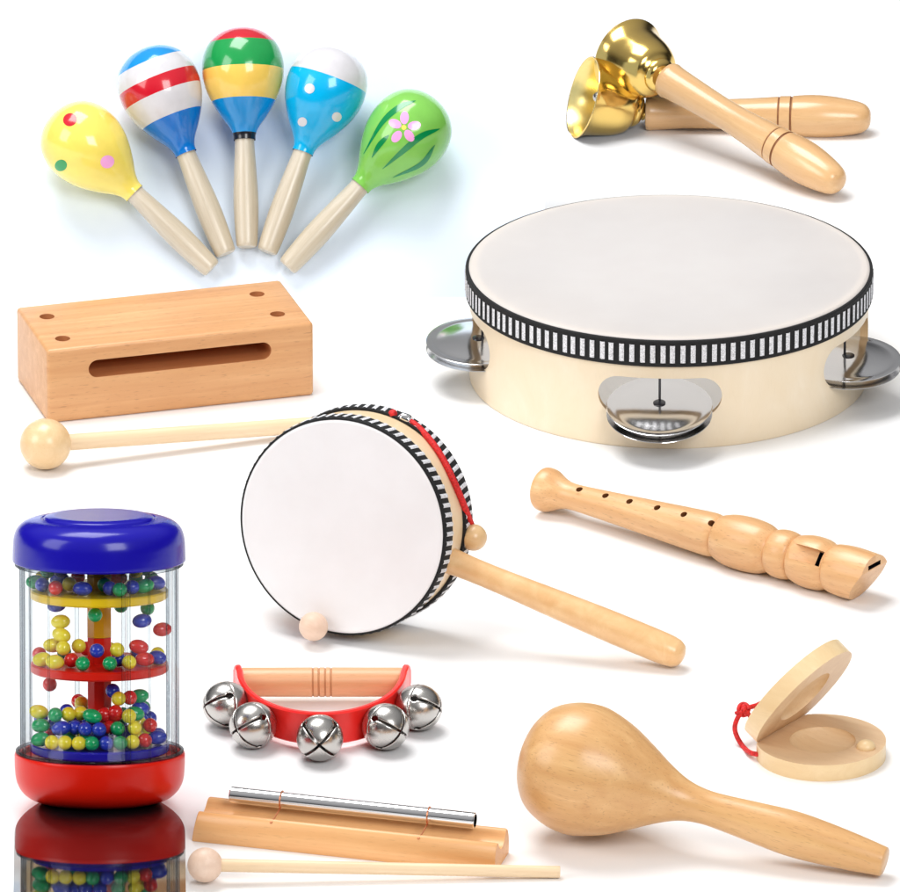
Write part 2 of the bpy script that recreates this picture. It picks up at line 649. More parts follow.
small_maraca('yellow maraca with red, green and pink dots, leftmost of the fan', (212, 269), (86, 146), [(108, 0)], [YELLOW, RED, GREEN, PINK], deco_yellow)
small_maraca('maraca painted in blue, white and red stripes', (226, 254), (161, 91), [(108, 0), (146, 1), (170, 2), (186, 1), (204, 3)], [BLUE2, WHITE, RED, BLUE])
small_maraca('upright maraca banded red, green, yellow and blue with a black ring', (247, 247), (243, 73), [(108, 0), (115, 1), (147, 2), (178, 3), (206, 4)], [BLACK, BLUE, AMBER, GREEN, RED])
small_maraca('sky blue maraca with white top and small white dots', (267, 252), (325, 90), [(108, 0), (186, 1)], [CYAN, WHITE], deco_cyan)
small_maraca('green maraca painted with a pink flower and leaf strokes', (287, 267), (406, 135), [(108, 0)], [LIME, DKGREEN, PINK, YELLOW], deco_green)

# ------------------------------------------------------------------ hand bells
def hand_bell(label, mouth, end, zm, ze, cup=None):
    Mo = G(mouth[0], mouth[1], zm)
    E = G(end[0], end[1], ze)
    T = Thing('hand_bell', label, 'hand bell', E, Mo - E, -d_, 'brass hand bells crossed in a pair')
    hl = (Mo - E).length / T.k                      # the given upper point is where the wood meets the cup
    L = hl + 68.0
    p = smooth_prof([(0, 0), (8, 1.2), (14.5, 8), (18.5, 24), (21.3, 45), (21.6, 62), (20.3, 78)], 6)
    g1, g2 = 79, 91
    p += [(19.3, g1), (19.3, g1 + 1.5), (20.0, g1 + 2)] + [(19.6, g2), (18.6, g2 + .6), (18.6, g2 + 2.0), (19.2, g2 + 2.4)]
    p += smooth_prof([(18.8, 96), (16.4, 125), (15.0, 155), (15.5, 185), (17.5, hl - 14), (18.6, hl - 4)], 5)
    p += [(17.8, hl - 0.8), (16.5, hl), (0, hl)]
    bm = bmesh.new()
    lathe(bm, p, 56, lambda z, i: 1 if (g1 - 0.1 < z < g1 + 1.8 or g2 + 0.3 < z < g2 + 2.2) else 0)
    T.part('handle', bm, [HANDLE_W, GROOVE])
    # brass cup, open mouth at z=L
    n0 = hl + 0.5
    outer = [(7, n0), (9, n0 + 1)] + smooth_prof([(9, n0 + 2), (8.5, n0 + 4), (14.5, n0 + 7), (17.5, n0 + 11), (17.8, n0 + 14)], 4)
    outer += smooth_prof([(19.5, n0 + 15.5), (25.5, n0 + 20), (30.5, n0 + 30), (33.6, n0 + 42), (36.4, L - 12), (39.2, L - 4.5), (42, L)], 6)
    inner = [(r - 1.6, z - (0.0 if z < L - 1 else -0.6)) for r, z in outer if z > n0 + 12][::-1]
    prof = outer + [(41.6, L + .8)] + inner + [(0, n0 + 13)]
    no = len(outer) + 1
    bm = bmesh.new()
    lathe(bm, [(0, n0)] + prof, 72, lambda z, i: 1 if i > no else 0)
    B = Matrix.Identity(4)
    if cup is not None:                             # the cup sits a little loose on its screw
        cd = (T.Mi.to_3x3() @ cup).normalized()
        B = Matrix.Translation((0, 0, hl)) @ V((0, 0, 1)).rotation_difference(cd).to_matrix().to_4x4() @ Matrix.Translation((0, 0, -hl))
    bmesh.ops.transform(bm, matrix=B, verts=bm.verts)
    T.part('bell', bm, [BRASS, BRASS_IN])
    bm = bmesh.new()
    tube(bm, [(0, 0, n0 + 13), (4, 0, n0 + 30), (10, 3, L - 16)], 1.2, 8)
    ball(bm, (11, 3, L - 12), 6, 20)
    bmesh.ops.transform(bm, matrix=B, verts=bm.verts)
    T.part('clapper', bm, NICKEL)


hand_bell('brass hand bell lying underneath, its open mouth facing left', (646, 112), (871, 118), 18, 19, V((-.92, -.22, .31)))
hand_bell('brass hand bell lying on top, its handle pointing down right', (667, 79), (841, 184.5), 72, 19, V((-.56, .82, .03)))

# ------------------------------------------------------------------ tambourine
def tambourine():
    T = Thing('tambourine', 'wooden tambourine with white skin, striped trim and metal jingles', 'tambourine', G(668.5, 374.5, 0))
    R, Ri, Htop = 199.0, 191.0, 115.0
    slots = [-93.6, -172.0, -22.8, 52.0, 124.0]
    bm = bmesh.new()
    lathe(bm, [(R - 1, 0), (R, 1), (R, 40), (R, 80), (R, Htop), (Ri, Htop), (Ri, 60), (Ri, 1), (Ri + 1, 0)], 180, None, None, True)
    cutters = []
    for a in slots:
        c = bmesh.new()
        prism(c, stadium(0, 0, 61, 20.5), -30, 30)
        for f in c.faces:
            f.material_index = 1
        a_ = rad(a)
        M = frame(V((R * math.cos(a_), R * math.sin(a_), 54)), V((math.cos(a_), math.sin(a_), 0)), V((-math.sin(a_), math.cos(a_), 0)))
        for v in c.verts:
            v.co = M @ v.co
        cutters.append(c)
    bm = boolean(bm, cutters)
    T.part('shell', bm, [SHELL_W, SHELL_IN], smooth=30)
    bm = bmesh.new()
    top = smooth_prof([(R + 1.2, Htop - 3), (R + 1.0, Htop), (R - 1, Htop + 1.8), (R - 6, Htop + 2.2), (R - 40, Htop + 2.2)], 4)
    lathe(bm, top + [(120, Htop + 2.2), (60, Htop + 2.2), (0, Htop + 2.2)], 180)
    T.part('skin', bm, SKIN)
    bm = bmesh.new()
    z0, z1 = 88.0, 115.5
    lathe(bm, [(R + .3, z0), (R + 3.2, z0), (R + 4.0, z0 + 1), (R + 4.0, z0 + 4), (R + 3.4, z0 + 5), (R + 3.4, z1 - 5), (R + 4.0, z1 - 4), (R + 4.0, z1 - 1), (R + 3.2, z1), (R + .3, z1)], 256)
    N = 126
    for i in range(N):
        jit = random.uniform(-.08, .08)
        for (f0, f1, rr) in ((0.27, 0.75, 4.35),):
            cols = []
            for k in range(4):
                a = 2 * PI * (i + jit + f0 + (f1 - f0) * k / 3) / N
                bul = 0.5 if k in (1, 2) else 0
                cols.append([bm.verts.new(((R + rr + bul) * math.cos(a), (R + rr + bul) * math.sin(a), z)) for z in [z0 + 4.6 + (z1 - z0 - 9.2) * q / 6 for q in range(7)]])
            for c0, c1 in zip(cols, cols[1:]):
                for q in range(6):
                    bm.faces.new((c0[q], c1[q], c1[q + 1], c0[q + 1])).material_index = 1
    T.part('trim', bm, [TRIM_BLACK, TRIM_WHITE])
    for a in slots:
        a_ = rad(a)
        q_ = 201 if abs(a + 93.6) < 1 else 192
        c = V((q_ * math.cos(a_), q_ * math.sin(a_), 0))
        disc = [(3.4, 4.4), (4.6, 4.4)] + smooth_prof([(6, 4.4), (14, 4.2), (24, 3.6), (33, 2.6), (40, 1.6), (44, 1.2), (48, 1.3), (52, 1.2)], 5)
        full = disc + [(52.3, 1.0), (52, 0.7)] + [(r, z - 0.6) for r, z in disc[::-1]]
        for s, zc in ((1, 45.5), (-1, 39.5)):
            bm = bmesh.new()
            tilt = Matrix.Rotation(rad(13 + random.uniform(-1, 1)), 4, V((-math.sin(a_), math.cos(a_), 0))) if q_ > 200 else Matrix.Rotation(rad(5.5 + random.uniform(-.8, .8)), 4, 'X')
            lathe(bm, [(r, s * z) for r, z in full], 72, None, Matrix.Translation(c + V((0, 0, zc))) @ tilt, True)
            T.part('jingle', bm, JINGLE)
        bm = cyl(c + V((0, 0, 52)) * 1.0 - V((math.cos(a_), math.sin(a_), 0)) * 4, (0, 0, 1), 1.3, 62, 12)
        tl_ = Matrix.Rotation(rad(13), 4, V((-math.sin(a_), math.cos(a_), 0))) if q_ > 200 else Matrix.Rotation(rad(5.5), 4, 'X')
        lathe(bm, [(0, 4.0), (6.2, 4.0), (6.2, 4.9), (5.8, 5.1), (0, 5.2)], 24, None, Matrix.Translation(c + V((0, 0, 45.5))) @ tl_)  # flat black disc painted in for the darkness of the centre hole
        T.part('pin_and_hole_dark', bm, BLACK)


tambourine()

# ------------------------------------------------------------------ wood block and its mallet
def wood_block():
    A, B = G(48, 424), G(314, 395.5)
    T = Thing('wood_block', 'beech wood block with a long slot and four holes', 'wood block', A, V((0, 0, 1)), (B - A))
    L = (B - A).length / T.k
    Hh = 73 / math.cos(EL)
    Dp = (T.plane(16, 308, Hh) - T.plane(47, 352, Hh)).y
    bm = bmesh.new()
    prism(bm, [(0, 0), (L, 0), (L, Dp), (0, Dp)], 0, Hh)
    bmesh.ops.bevel(bm, geom=list(bm.edges), offset=4.0, segments=4, affect='EDGES', profile=0.5)
    cutters = []
    c = bmesh.new()
    prism(c, stadium(L * 0.497, Hh * 0.685, L * 0.343, Hh * 0.118), -52, 20)
    for v in c.verts:
        v.co = V((v.co.x, -v.co.z, v.co.y))
    for f in c.faces:
        f.material_index = 1
    cutters.append(c)
    for px, py in ((47, 316.5), (62.6, 338.5), (257, 294), (277.5, 314)):
        p = T.plane(px, py, Hh)
        cutters.append(cyl((p.x, p.y, Hh), (0, 0, 1), 7.6, 44, 32, 1))
    bm = boolean(bm, cutters)
    T.part('body', bm, [BEECH, BEECH_IN], smooth=32)


wood_block()


def mallet(label, c, rb, end, r0, r1, ballm, group, square=False):
    P = G(c[0], c[1], rb * 1.02)
    E = G(end[0], end[1], r1 * 1.02)
    T = Thing('mallet', label, 'mallet', E, P - E, -d_, group)
    L = (P - E).length / T.k
    bm = bmesh.new()
    if square:
        lathe(bm, [(0, 0), (r1 - .4, 0), (r1, .5), (r0, L - rb * .8), (0, L - rb * .8)], 40)
    else:
        lathe(bm, [(0, 0), (r1 - 1, 0), (r1, 1), (r0, L - rb * .8), (0, L - rb * .8)], 40)
    T.part('stick', bm, DOWEL_W)
    bm = bmesh.new()
    prof = [(rb * math.sin(t), L - rb * math.cos(t)) for t in [0.32 + (PI - .32) * i / 28 for i in range(29)]]
    lathe(bm, [(0, prof[0][1])] + prof[:-1] + [(0, L + rb)], 56)
    T.part('ball', bm, ballm)


mallet('thick wooden mallet with round head lying before the slotted wood block', (45.5, 444), 25.5, (352, 422), 8.2, 8.0, BALL_W, 'round headed mallets')
mallet('thin pale mallet lying before the chime bar', (205, 865), 17.6, (560, 872), 6.6, 6.0, PINK_W, 'round headed mallets', True)

# ------------------------------------------------------------------ clapper drum
def clapper_drum():
    th = rad(25)
    nb = d_ * math.cos(th) + (r_ * .894 + u_ * .447) * math.sin(th)          # from front skin to back skin
    q = r_ * .917 - u_ * .399
    v = q - d_ * (q.dot(nb - d_ * nb.dot(d_)) / nb.dot(d_))
    R, t = 108.0, 74.0
    hc = R * math.sqrt(1 - nb.z ** 2) + t / 2 * abs(nb.z) - 3.5
    o = G(356.5, 519.5, hc)
    T = Thing('clapper_drum', 'white double sided hand drum with wooden handle, red cord and swinging balls', 'drum', o, -nb, v)
    h = t / 2
    bm = bmesh.new()
    lathe(bm, [(R, -h), (R, -h * .5), (R, 0), (R, h * .5), (R, h), (R - 8, h), (R - 8, -h)], 144, None, None, True)
    bmesh.ops.recalc_face_normals(bm, faces=bm.faces)
    bvh = BVHTree.FromBMesh(bm)
    T.part('shell', bm, DRUM_W)
    for s in (1, -1):
        bm = bmesh.new()
        sp = smooth_prof([(R + 1.2, h - 3), (R + 1, h - .6), (R - 1.4, h + 1), (R - 6, h + 1.2), (R - 30, h + 1.2)], 4)
        lathe(bm, [(r, s * z) for r, z in sp + [(50, h + 1.2), (0, h + 1.2)]], 144)
        T.part('skin', bm, SKIN2)
        bm = bmesh.new()
        z0, z1 = h - 21, h - 0.2
        lathe(bm, [(r, s * z) for r, z in ((R + .3, z0), (R + 2.4, z0), (R + 3, z0 + 1), (R + 3, z1 - 1), (R + 2.4, z1), (R + .6, z1 + .5))], 200)
        N = 72
        for i in range(N):
            cols = []
            for k in range(4):
                rows = []
                for qn in range(5):
                    zz = z0 + 1.2 + (z1 - z0 - 4.2) * qn / 4
                    a = 2 * PI * (i + 0.28 + 0.46 * k / 3 + 0.22 * qn / 4) / N
                    rr = R + 3.3 + (0.6 if k in (1, 2) else 0)
                    rows.append(bm.verts.new((rr * math.cos(a), rr * math.sin(a), s * zz)))
                cols.append(rows)
            for c0, c1 in zip(cols, cols[1:]):
                for qn in range(4):
                    bm.faces.new((c0[qn], c1[qn], c1[qn + 1], c0[qn + 1])).material_index = 1
        T.part('trim', bm, [TRIM_BLACK, TRIM_WHITE])
    # handle along local X
    tip = T.loc(G(676, 653.5, 15.8))
    hs = V((R - 2, 0, 0))
    hdir = (tip - hs).normalized()
    Lh = R + (tip - hs).length + 9
    bm = bmesh.new()
    pr = [(0, 0), (13.0, 0), (13.6, .8)] + smooth_prof([(13.4, 2), (12.4, 25), (12.6, 60), (14.2, 110), (15.8, 170), (15.9, Lh - R - 26), (14.5, Lh - R - 10)], 6)
    pr += smooth_prof([(14.3, Lh - R - 9), (10.5, Lh - R - 3), (5, Lh - R - .5), (0, Lh - R)], 4)
    M = frame(hs, hdir, V((0, 0, 1)))
    lathe(bm, pr, 56, None, M)
    T.part('handle', bm, BEECH_Z)
    # cord lying on the shell
    pts = []
    for px, py in ((392, 416.5), (405, 422), (418, 431), (436, 453), (451, 482), (462, 508), (469, 526)):
        p, n = T.hit(bvh, px, py)
        if p is not None and abs(p.x ** 2 + p.y ** 2 - R * R) < 600:
            pts.append((p, V((p.x, p.y, 0)).normalized()))
    bm = bmesh.new()
    tube(bm, [p + n * 3.2 for p, n in pts[1:]], 3.4, 12, 8)
    cord = T.part('cord', bm, RED_CORD)
    bm = bmesh.new()
    ball(bm, pts[0][0] + pts[0][1] * 3, 4.6, 20)
    T.part('cord_knot', bm, RED_CORD)
    bm = bmesh.new()
    a, b2 = pts[0][0] + pts[0][1] * 3.5, pts[1][0] + pts[1][1] * 3.5
    cdir = (b2 - a).normalized()
    tube(bm, [b2 - cdir * 7, b2 - cdir * 5, b2, b2 + cdir * 3.4, b2 + cdir * 5], lambda t: 2.5 + 3.0 * math.sin(PI * min(1, max(0, t))) ** .5, 16, 5)
    T.part('crimp', bm, CHROME)
    # the two wooden clapper balls
    p, n = pts[-1]
    bm = bmesh.new()
    c = T.plane(473.5, 537.5, p.z + 4)
    ball(bm, c, 13.6, 40)
    T.part('clapper_ball', bm, BALL_W)
    bm = bmesh.new()
    c2 = T.plane(313.5, 626.5, h + 15)
    ball(bm, c2, 14.6, 40)
    T.part('clapper_ball', bm, PINK_W)
    # the cord of the front ball runs round the rim to the far side of the shell
    bm = bmesh.new()
    a0 = math.atan2(c2.y, c2.x)
    path = [c2 + V((0, 0, 0))]
    for k, zz in ((0.02, h + 5), (0.1, h * .5), (0.22, 4), (.42, 0), (.62, 0)):
        aa = a0 - k * 1.6
        path.append(V((math.cos(aa), math.sin(aa), 0)) * (R + 6.4) + V((0, 0, zz)))
    tube(bm, path, 2.6, 10, 6)
    T.part('cord', bm, RED_CORD)


clapper_drum()

# ------------------------------------------------------------------ wooden flute
def flute():
    A, B = G(541, 488, 24), G(882, 581, 26)
    T = Thing('flute', 'wooden flute with ringed mouthpiece and six finger holes', 'flute', A, B - A, -d_)
    L = (B - A).length / T.k
    zz = lambda x: (x - 541) / 341.0 * L
    seg = [[(15, 541.2), (20, 541.6), (22.3, 545), (21.4, 552), (16.0, 562), (13.4, 573), (14.4, 598), (17.8, 648), (20.8, 690), (22.0, 711), (21.2, 718), (19.4, 721.5)],
           [(19.4, 721.5), (22.5, 723.5), (26.2, 735), (27.2, 750), (25.6, 764), (22, 772), (20.0, 775)],
           [(20.0, 775), (23.2, 778), (24.6, 786), (23.2, 794), (20.4, 797)],
           [(20.4, 797), (23.4, 800), (26.2, 811), (25.8, 824), (22.4, 831.5), (21.6, 833)],
           [(21.6, 833), (24.4, 836.5), (26.0, 850), (25.2, 868), (23.0, 888), (22, 900)]]
    prof = [(0, zz(541))]
    for s in seg:
        prof += smooth_prof([(r, zz(x)) for r, x in s], 8)[1 if s is not seg[0] else 0:]
    prof.append((0, zz(900)))
    bm = bmesh.new()
    lathe(bm, prof, 96)
    bmesh.ops.recalc_face_normals(bm, faces=bm.faces)
    bvh = BVHTree.FromBMesh(bm)
    # oblique beak cut: underside shorter than the top
    cp = T.plane(868, 585, 0, T.Mi.to_3x3() @ d_) if False else None
    down = (T.Mi.to_3x3() @ V((0, 0, -1)))
    down = V((down.x, down.y, 0)).normalized()
    ax = V((0, 0, 1))
    al = rad(31)
    bmesh.ops.bisect_plane(bm, geom=bm.verts[:] + bm.edges[:] + bm.faces[:], plane_co=V((0, 0, zz(869))), plane_no=ax * math.cos(al) + down * math.sin(al), clear_outer=True)
    bmesh.ops.holes_fill(bm, edges=[e for e in bm.edges if e.is_boundary], sides=0)
    bmesh.ops.bisect_plane(bm, geom=bm.verts[:] + bm.edges[:] + bm.faces[:], plane_co=V((0, 0, zz(867) + 9.0)), plane_no=ax, clear_outer=True)
    bmesh.ops.holes_fill(bm, edges=[e for e in bm.edges if e.is_boundary], sides=0)
    cutters = []
    z8 = lambda x, y: (430 + x / 1.915, 450 + y / 1.915)
    for x, y in ((286, 75), (336, 87), (382, 98), (435, 110), (486, 123), (539, 140)):
        p, n = T.hit(bvh, *z8(x, y))
        rdir = V((p.x, p.y, 0)).normalized()
        cutters.append(cyl(p, rdir, 3.5, 22, 24, 1))  # hole walls dark brown, shade of the bore put into the colour
    # blow-hole window: a ramp cut into the barrel and a dark slit
    p, n = T.hit(bvh, *z8(742, 206))
    rdir = V((p.x, p.y, 0)).normalized()
    tdir = ax.cross(rdir)
    w = bmesh.new()
    e0, e1 = zz(800), p.z + 2.5
    for zq, dep in ((e0, 0.5), (e1, 9.0)):
        pass
    vv = []
    rp = V((p.x, p.y, 0)).length
    for zq, dep in ((e0 - 2, -1.0), (e1, 8.0)):
        for s in (-1, 1):
            vv.append((w.verts.new(rdir * (rp - dep) + tdir * 8 * s + ax * zq), w.verts.new(rdir * (rp + 12) + tdir * 8 * s + ax * zq)))
    (a0, a1), (b0, b1), (c0, c1), (e_0, e_1) = vv
    for f in ((a0, b0, e_0, c0), (a1, c1, e_1, b1), (a0, a1, b1, b0), (c0, e_0, e_1, c1), (a0, c0, c1, a1), (b0, b1, e_1, e_0)):
        w.faces.new(f)
    cutters.append(w)
    slit = bmesh.new()
    M = frame(rdir * (rp - 10) + ax * (e1 - 2.6), rdir, tdir)
    bmesh.ops.create_cube(slit, size=1)
    for v in slit.verts:
        v.co = M @ V((v.co.x * 15.5, v.co.y * 7.5, v.co.z * 22))
    for f in slit.faces:
        f.material_index = 2  # slit walls black, their inner shade put into the colour
    cutters.append(slit)
    up = -down
    wind = bmesh.new()
    bmesh.ops.create_cube(wind, size=1)
    M = frame(up * 14.5 + ax * (zz(884)), ax, up)
    for v in wind.verts:
        v.co = M @ V((v.co.x * 4.6, v.co.y * 21, v.co.z * 60))
    for f in wind.faces:
        f.material_index = 2  # windway walls coloured black for the shade inside
    cutters.append(wind)
    bm = boolean(bm, cutters)
    T.part('body', bm, [FLUTE_W, GROOVE, BLACK], smooth=40)


flute()

# ------------------------------------------------------------------ jingle bell grip
def sleigh_bell(bm, M, r):
    w0, th_e = 1.35, rad(88)
    t0 = math.asin(1.5 * w0 / r)
    def hw(t):
        w = w0
        dd = (t - rad(78)) * r
        if abs(dd) < 3.4:
            w = max(w, math.sqrt(11.56 - dd * dd))
        return w
    ths = [t0 + (th_e - t0) * (i / 30) for i in range(31)]
    for qd in range(4):
        prev = None
        for t in ths:
            dl = math.asin(min(0.707, hw(t) / (r * math.sin(t))))
            row = []
            for k in range(15):
                ph = qd * PI / 2 + dl + (PI / 2 - 2 * dl) * k / 14
                row.append(bm.verts.new(M @ (V((math.sin(t) * math.cos(ph), math.sin(t) * math.sin(ph), math.cos(t) * 1.04)) * r)))
            if prev:
                for k in range(14):
                    bm.faces.new((prev[k], prev[k + 1], row[k + 1], row[k]))
            prev = row
    prev = None
    N = 56
    for i in range(17):
        t = th_e + (PI - th_e) * i / 16
        row = [bm.verts.new(M @ (V((math.sin(t) * math.cos(2 * PI * k / N), math.sin(t) * math.sin(2 * PI * k / N), math.cos(t) * 1.04)) * r)) for k in range(N)] if i < 16 else None
        if prev:
            if row:
                for k in range(N):
                    bm.faces.new((prev[k], prev[(k + 1) % N], row[(k + 1) % N], row[k]))
            else:
                bm.faces.new(prev)
        prev = row
    bmesh.ops.remove_doubles(bm, verts=bm.verts, dist=0.05)


def jingle_grip():
    zc = 23.0
    o = G(322, 681, zc)
    o.z = 0
    T = Thing('jingle_bells', 'red plastic band of five sleigh bells with wooden grip bar', 'jingle bells', o)
    a, D = 82.0, 116.0
    bm = bmesh.new()
    pr = [(0, -80), (14.6, -80)]
    for gz in (-9, -3.2, 3.2, 9):
        pr += [(14.8, gz - 1.0), (14.0, gz - .4), (14.0, gz + .4), (14.8, gz + 1.0)]
    pr += [(14.6, 80), (0, 80)]
    M = frame(V((0, 0, zc)), V((1, 0, 0)), V((0, 0, 1)))
    lathe(bm, pr, 48, lambda z, i: 1 if any(abs(z - q) < .75 for q in (-9, -3.2, 3.2, 9)) else 0, M)
    T.part('grip', bm, [STRAPBAR_W, GRIPGROOVE])
    # strap: half-ellipse band with rounded ends
    bm = bmesh.new()
    pts = []
    for i in range(5):
        pts.append((a + 1.5 + 2.5 * (1 - i / 4) ** 2, 15 - 15 * i / 4 - 0.01))
    for i in range(1, 48):
        t = PI * i / 48
        pts.append((a * math.cos(t), -D * math.sin(t) ** 0.92))
    for i in range(5):
        pts.append((-a - 1.5 - 2.5 * (i / 4) ** 2, 15 * i / 4))
    prev = None
    n = len(pts)
    for i, (x, y) in enumerate(pts):
        p = V((x, y, 0))
        tg = V(pts[min(i + 1, n - 1)]) - V(pts[max(i - 1, 0)])
        nn = V((tg.y, -tg.x, 0)).normalized()
        if nn.dot(p + V((0, 20, 0))) < 0:
            nn = -nn
        e = min(i, n - 1 - i)
        hh = 18.0 * min(1.0, 0.45 + 0.50 * math.sqrt(max(0, 1 - (1 - min(e, 4) / 4) ** 2)))
        ring = [bm.verts.new(p + nn * s + V((0, 0, zc + z))) for s, z in ((3.2, -hh + 1.6), (3.2, hh - 1.6), (1.6, hh), (-1.6, hh), (-3.2, hh - 1.6), (-3.2, -hh + 1.6), (-1.6, -hh), (1.6, -hh))]
        if prev:
            for k in range(8):
                bm.faces.new((prev[k], prev[(k + 1) % 8], ring[(k + 1) % 8], ring[k]))
        else:
            bm.faces.new(ring[::-1])
        prev = ring
    bm.faces.new(prev)
    T.part('band', bm, RED_STRAP)
    rb = 23.2
    for px, py, roll in ((226.5, 704.5, 45), (261, 726, 40), (320, 737, 45), (380.5, 729.5, 50), (418.5, 707.5, 45)):
        c = T.plane(px, py, rb)
        t = math.atan2(-c.y / D, c.x / a)
        nx, ny = math.cos(t) / a, -math.sin(t) / D
        nn = V((nx, ny, 0)).normalized()
        # keep each bell seated on the band
        e = V((a * math.cos(t), -D * math.sin(t), 0))
        c = e + nn * (rb + 1.5) + V((0, 0, rb))
        if px in (226.5, 418.5):
            q = T.plane(px, py, rb)
            c = V((q.x, q.y, rb))
        M = Matrix.Translation(c) @ (frame(V((0, 0, 0)), nn + V((0, -0.15, 0.12)), V((0, 0, 1))) @ Matrix.Rotation(rad(roll), 4, 'Z'))
        bm = bmesh.new()
        sleigh_bell(bm, M, rb)
        ob = T.part('bell', bm, NICKEL, smooth=60)
        md = ob.modifiers.new('thickness', 'SOLIDIFY')
        md.thickness = 1.3 * U
        md.offset = -1
        bm = bmesh.new()
        ball(bm, c + V((0, 0, -rb * .5)) + nn * 3, 6, 16)
        T.part('pellet', bm, DARKMETAL, ob)


jingle_grip()

# ------------------------------------------------------------------ chime bar
def chime():
    A, B = G(200, 817, 14), G(502, 849.5, 14)
    A.z = B.z = 0
    T = Thing('chime_bar', 'silver chime tube tied on a grooved wooden base', 'chime', A, V((0, 0, 1)), B - A)
    L = (B - A).length / T.k
    sec = cr([(p[0], p[1], 0) for p in ((-27, 0.0), (-28.5, 8), (-27.5, 18), (-24, 26), (-19.5, 29.5), (-15, 28), (-10, 21), (0, 17), (10, 21), (15, 28), (19.5, 29.5), (24, 26), (27.5, 18), (28.5, 8), (27, 0.0))], 4)
    bm = bmesh.new()
    rings = []
    m = len(sec)
    for x, k in ((0.0, .96), (1.5, 1.0), (L * .5, 1.0), (L - 1.5, 1.0), (L, .96)):
        off = lambda z: 5.0 * (1 - z / 30.0)
        rings.append([bm.verts.new((x + (off(p.y) if x < L / 2 - 1 else (0 if abs(x - L / 2) < 1 else 0)) * -1 + 4 * (x < 2), p.x * k, (p.y - 14) * k + 14 if p.y > .1 else 0.3)) for p in sec])
    for r0, r1 in zip(rings, rings[1:]):
        for i in range(m):
            bm.faces.new((r0[i], r0[(i + 1) % m], r1[(i + 1) % m], r1[i]))
    bm.faces.new(rings[0])
    bm.faces.new(rings[-1][::-1])
    T.part('base', bm, CHIME_W, smooth=50)
    zt = 39.5
    p0, p1 = T.plane(230.5, 795, zt), T.plane(475.5, 820.5, zt)
    bm = bmesh.new()
    y0 = (p0.y + p1.y) / 2
    Lt = p1.x - p0.x
    M = frame(V((p0.x, y0, zt)), V((1, 0, 0)), V((0, 0, 1)))
    lathe(bm, [(6.6, 0), (7.6, 0), (8.3, .8), (8.3, Lt * .5), (8.3, Lt - .8), (7.6, Lt), (6.6, Lt), (6.6, Lt - 20), (0, Lt - 20), (0, 20), (6.6, 20)], 56, None, M, True)
    T.part('tube', bm, CHROME)
    for px in (273.5, 431.5):
        q = T.plane(px, 812, zt)
        bm = bmesh.new()
        loop = [V((q.x, y0 + 8.9 * math.cos(t), zt + 8.9 * math.sin(t))) for t in [PI * 1.25 - 2 * PI * .75 * i / 18 for i in range(19)]]
        pts = [V((q.x - 1.5, -17.5, 26))] + loop[::1]
        tube(bm, [V((q.x - 2.5, -22, 27.5)), V((q.x - 1, -16, 29.8))] + loop + [V((q.x + .8, 15, 29.5))], 0.75, 8, 3)
        ball(bm, (q.x - 2.6, -22.3, 27.6), 1.5, 12)
        T.part('tie', bm, COPPER)


chime()

# ------------------------------------------------------------------ large plain maraca
def big_maraca():
    H = G(590, 772, 67.5)
    E = G(885, 862, 16.5)
    T = Thing('maraca', 'large plain varnished wooden maraca with no paint', 'maraca', E, H - E, -d_)
    L = (H - E).length / T.k
    k = L / 318.0
    pr = [(0, 0), (13.2, 0), (14.8, 1.2)] + smooth_prof([(15.0, 2), (18.8, 34), (22.2, 76), (22.8, 106), (20.2, 144), (17.6, 180), (18.0, 200), (22.0, 219), (31.5, 240), (44.0, 262), (56.5, 286), (64.8, 310), (67.2, 328), (63.5, 350), (52.5, 371), (35, 384), (16, 390), (0, 391)], 8)
    bm = bmesh.new()
    lathe(bm, [(r, z * k) for r, z in pr], 96)
    T.part('body', bm, MARACA_W)


big_maraca()

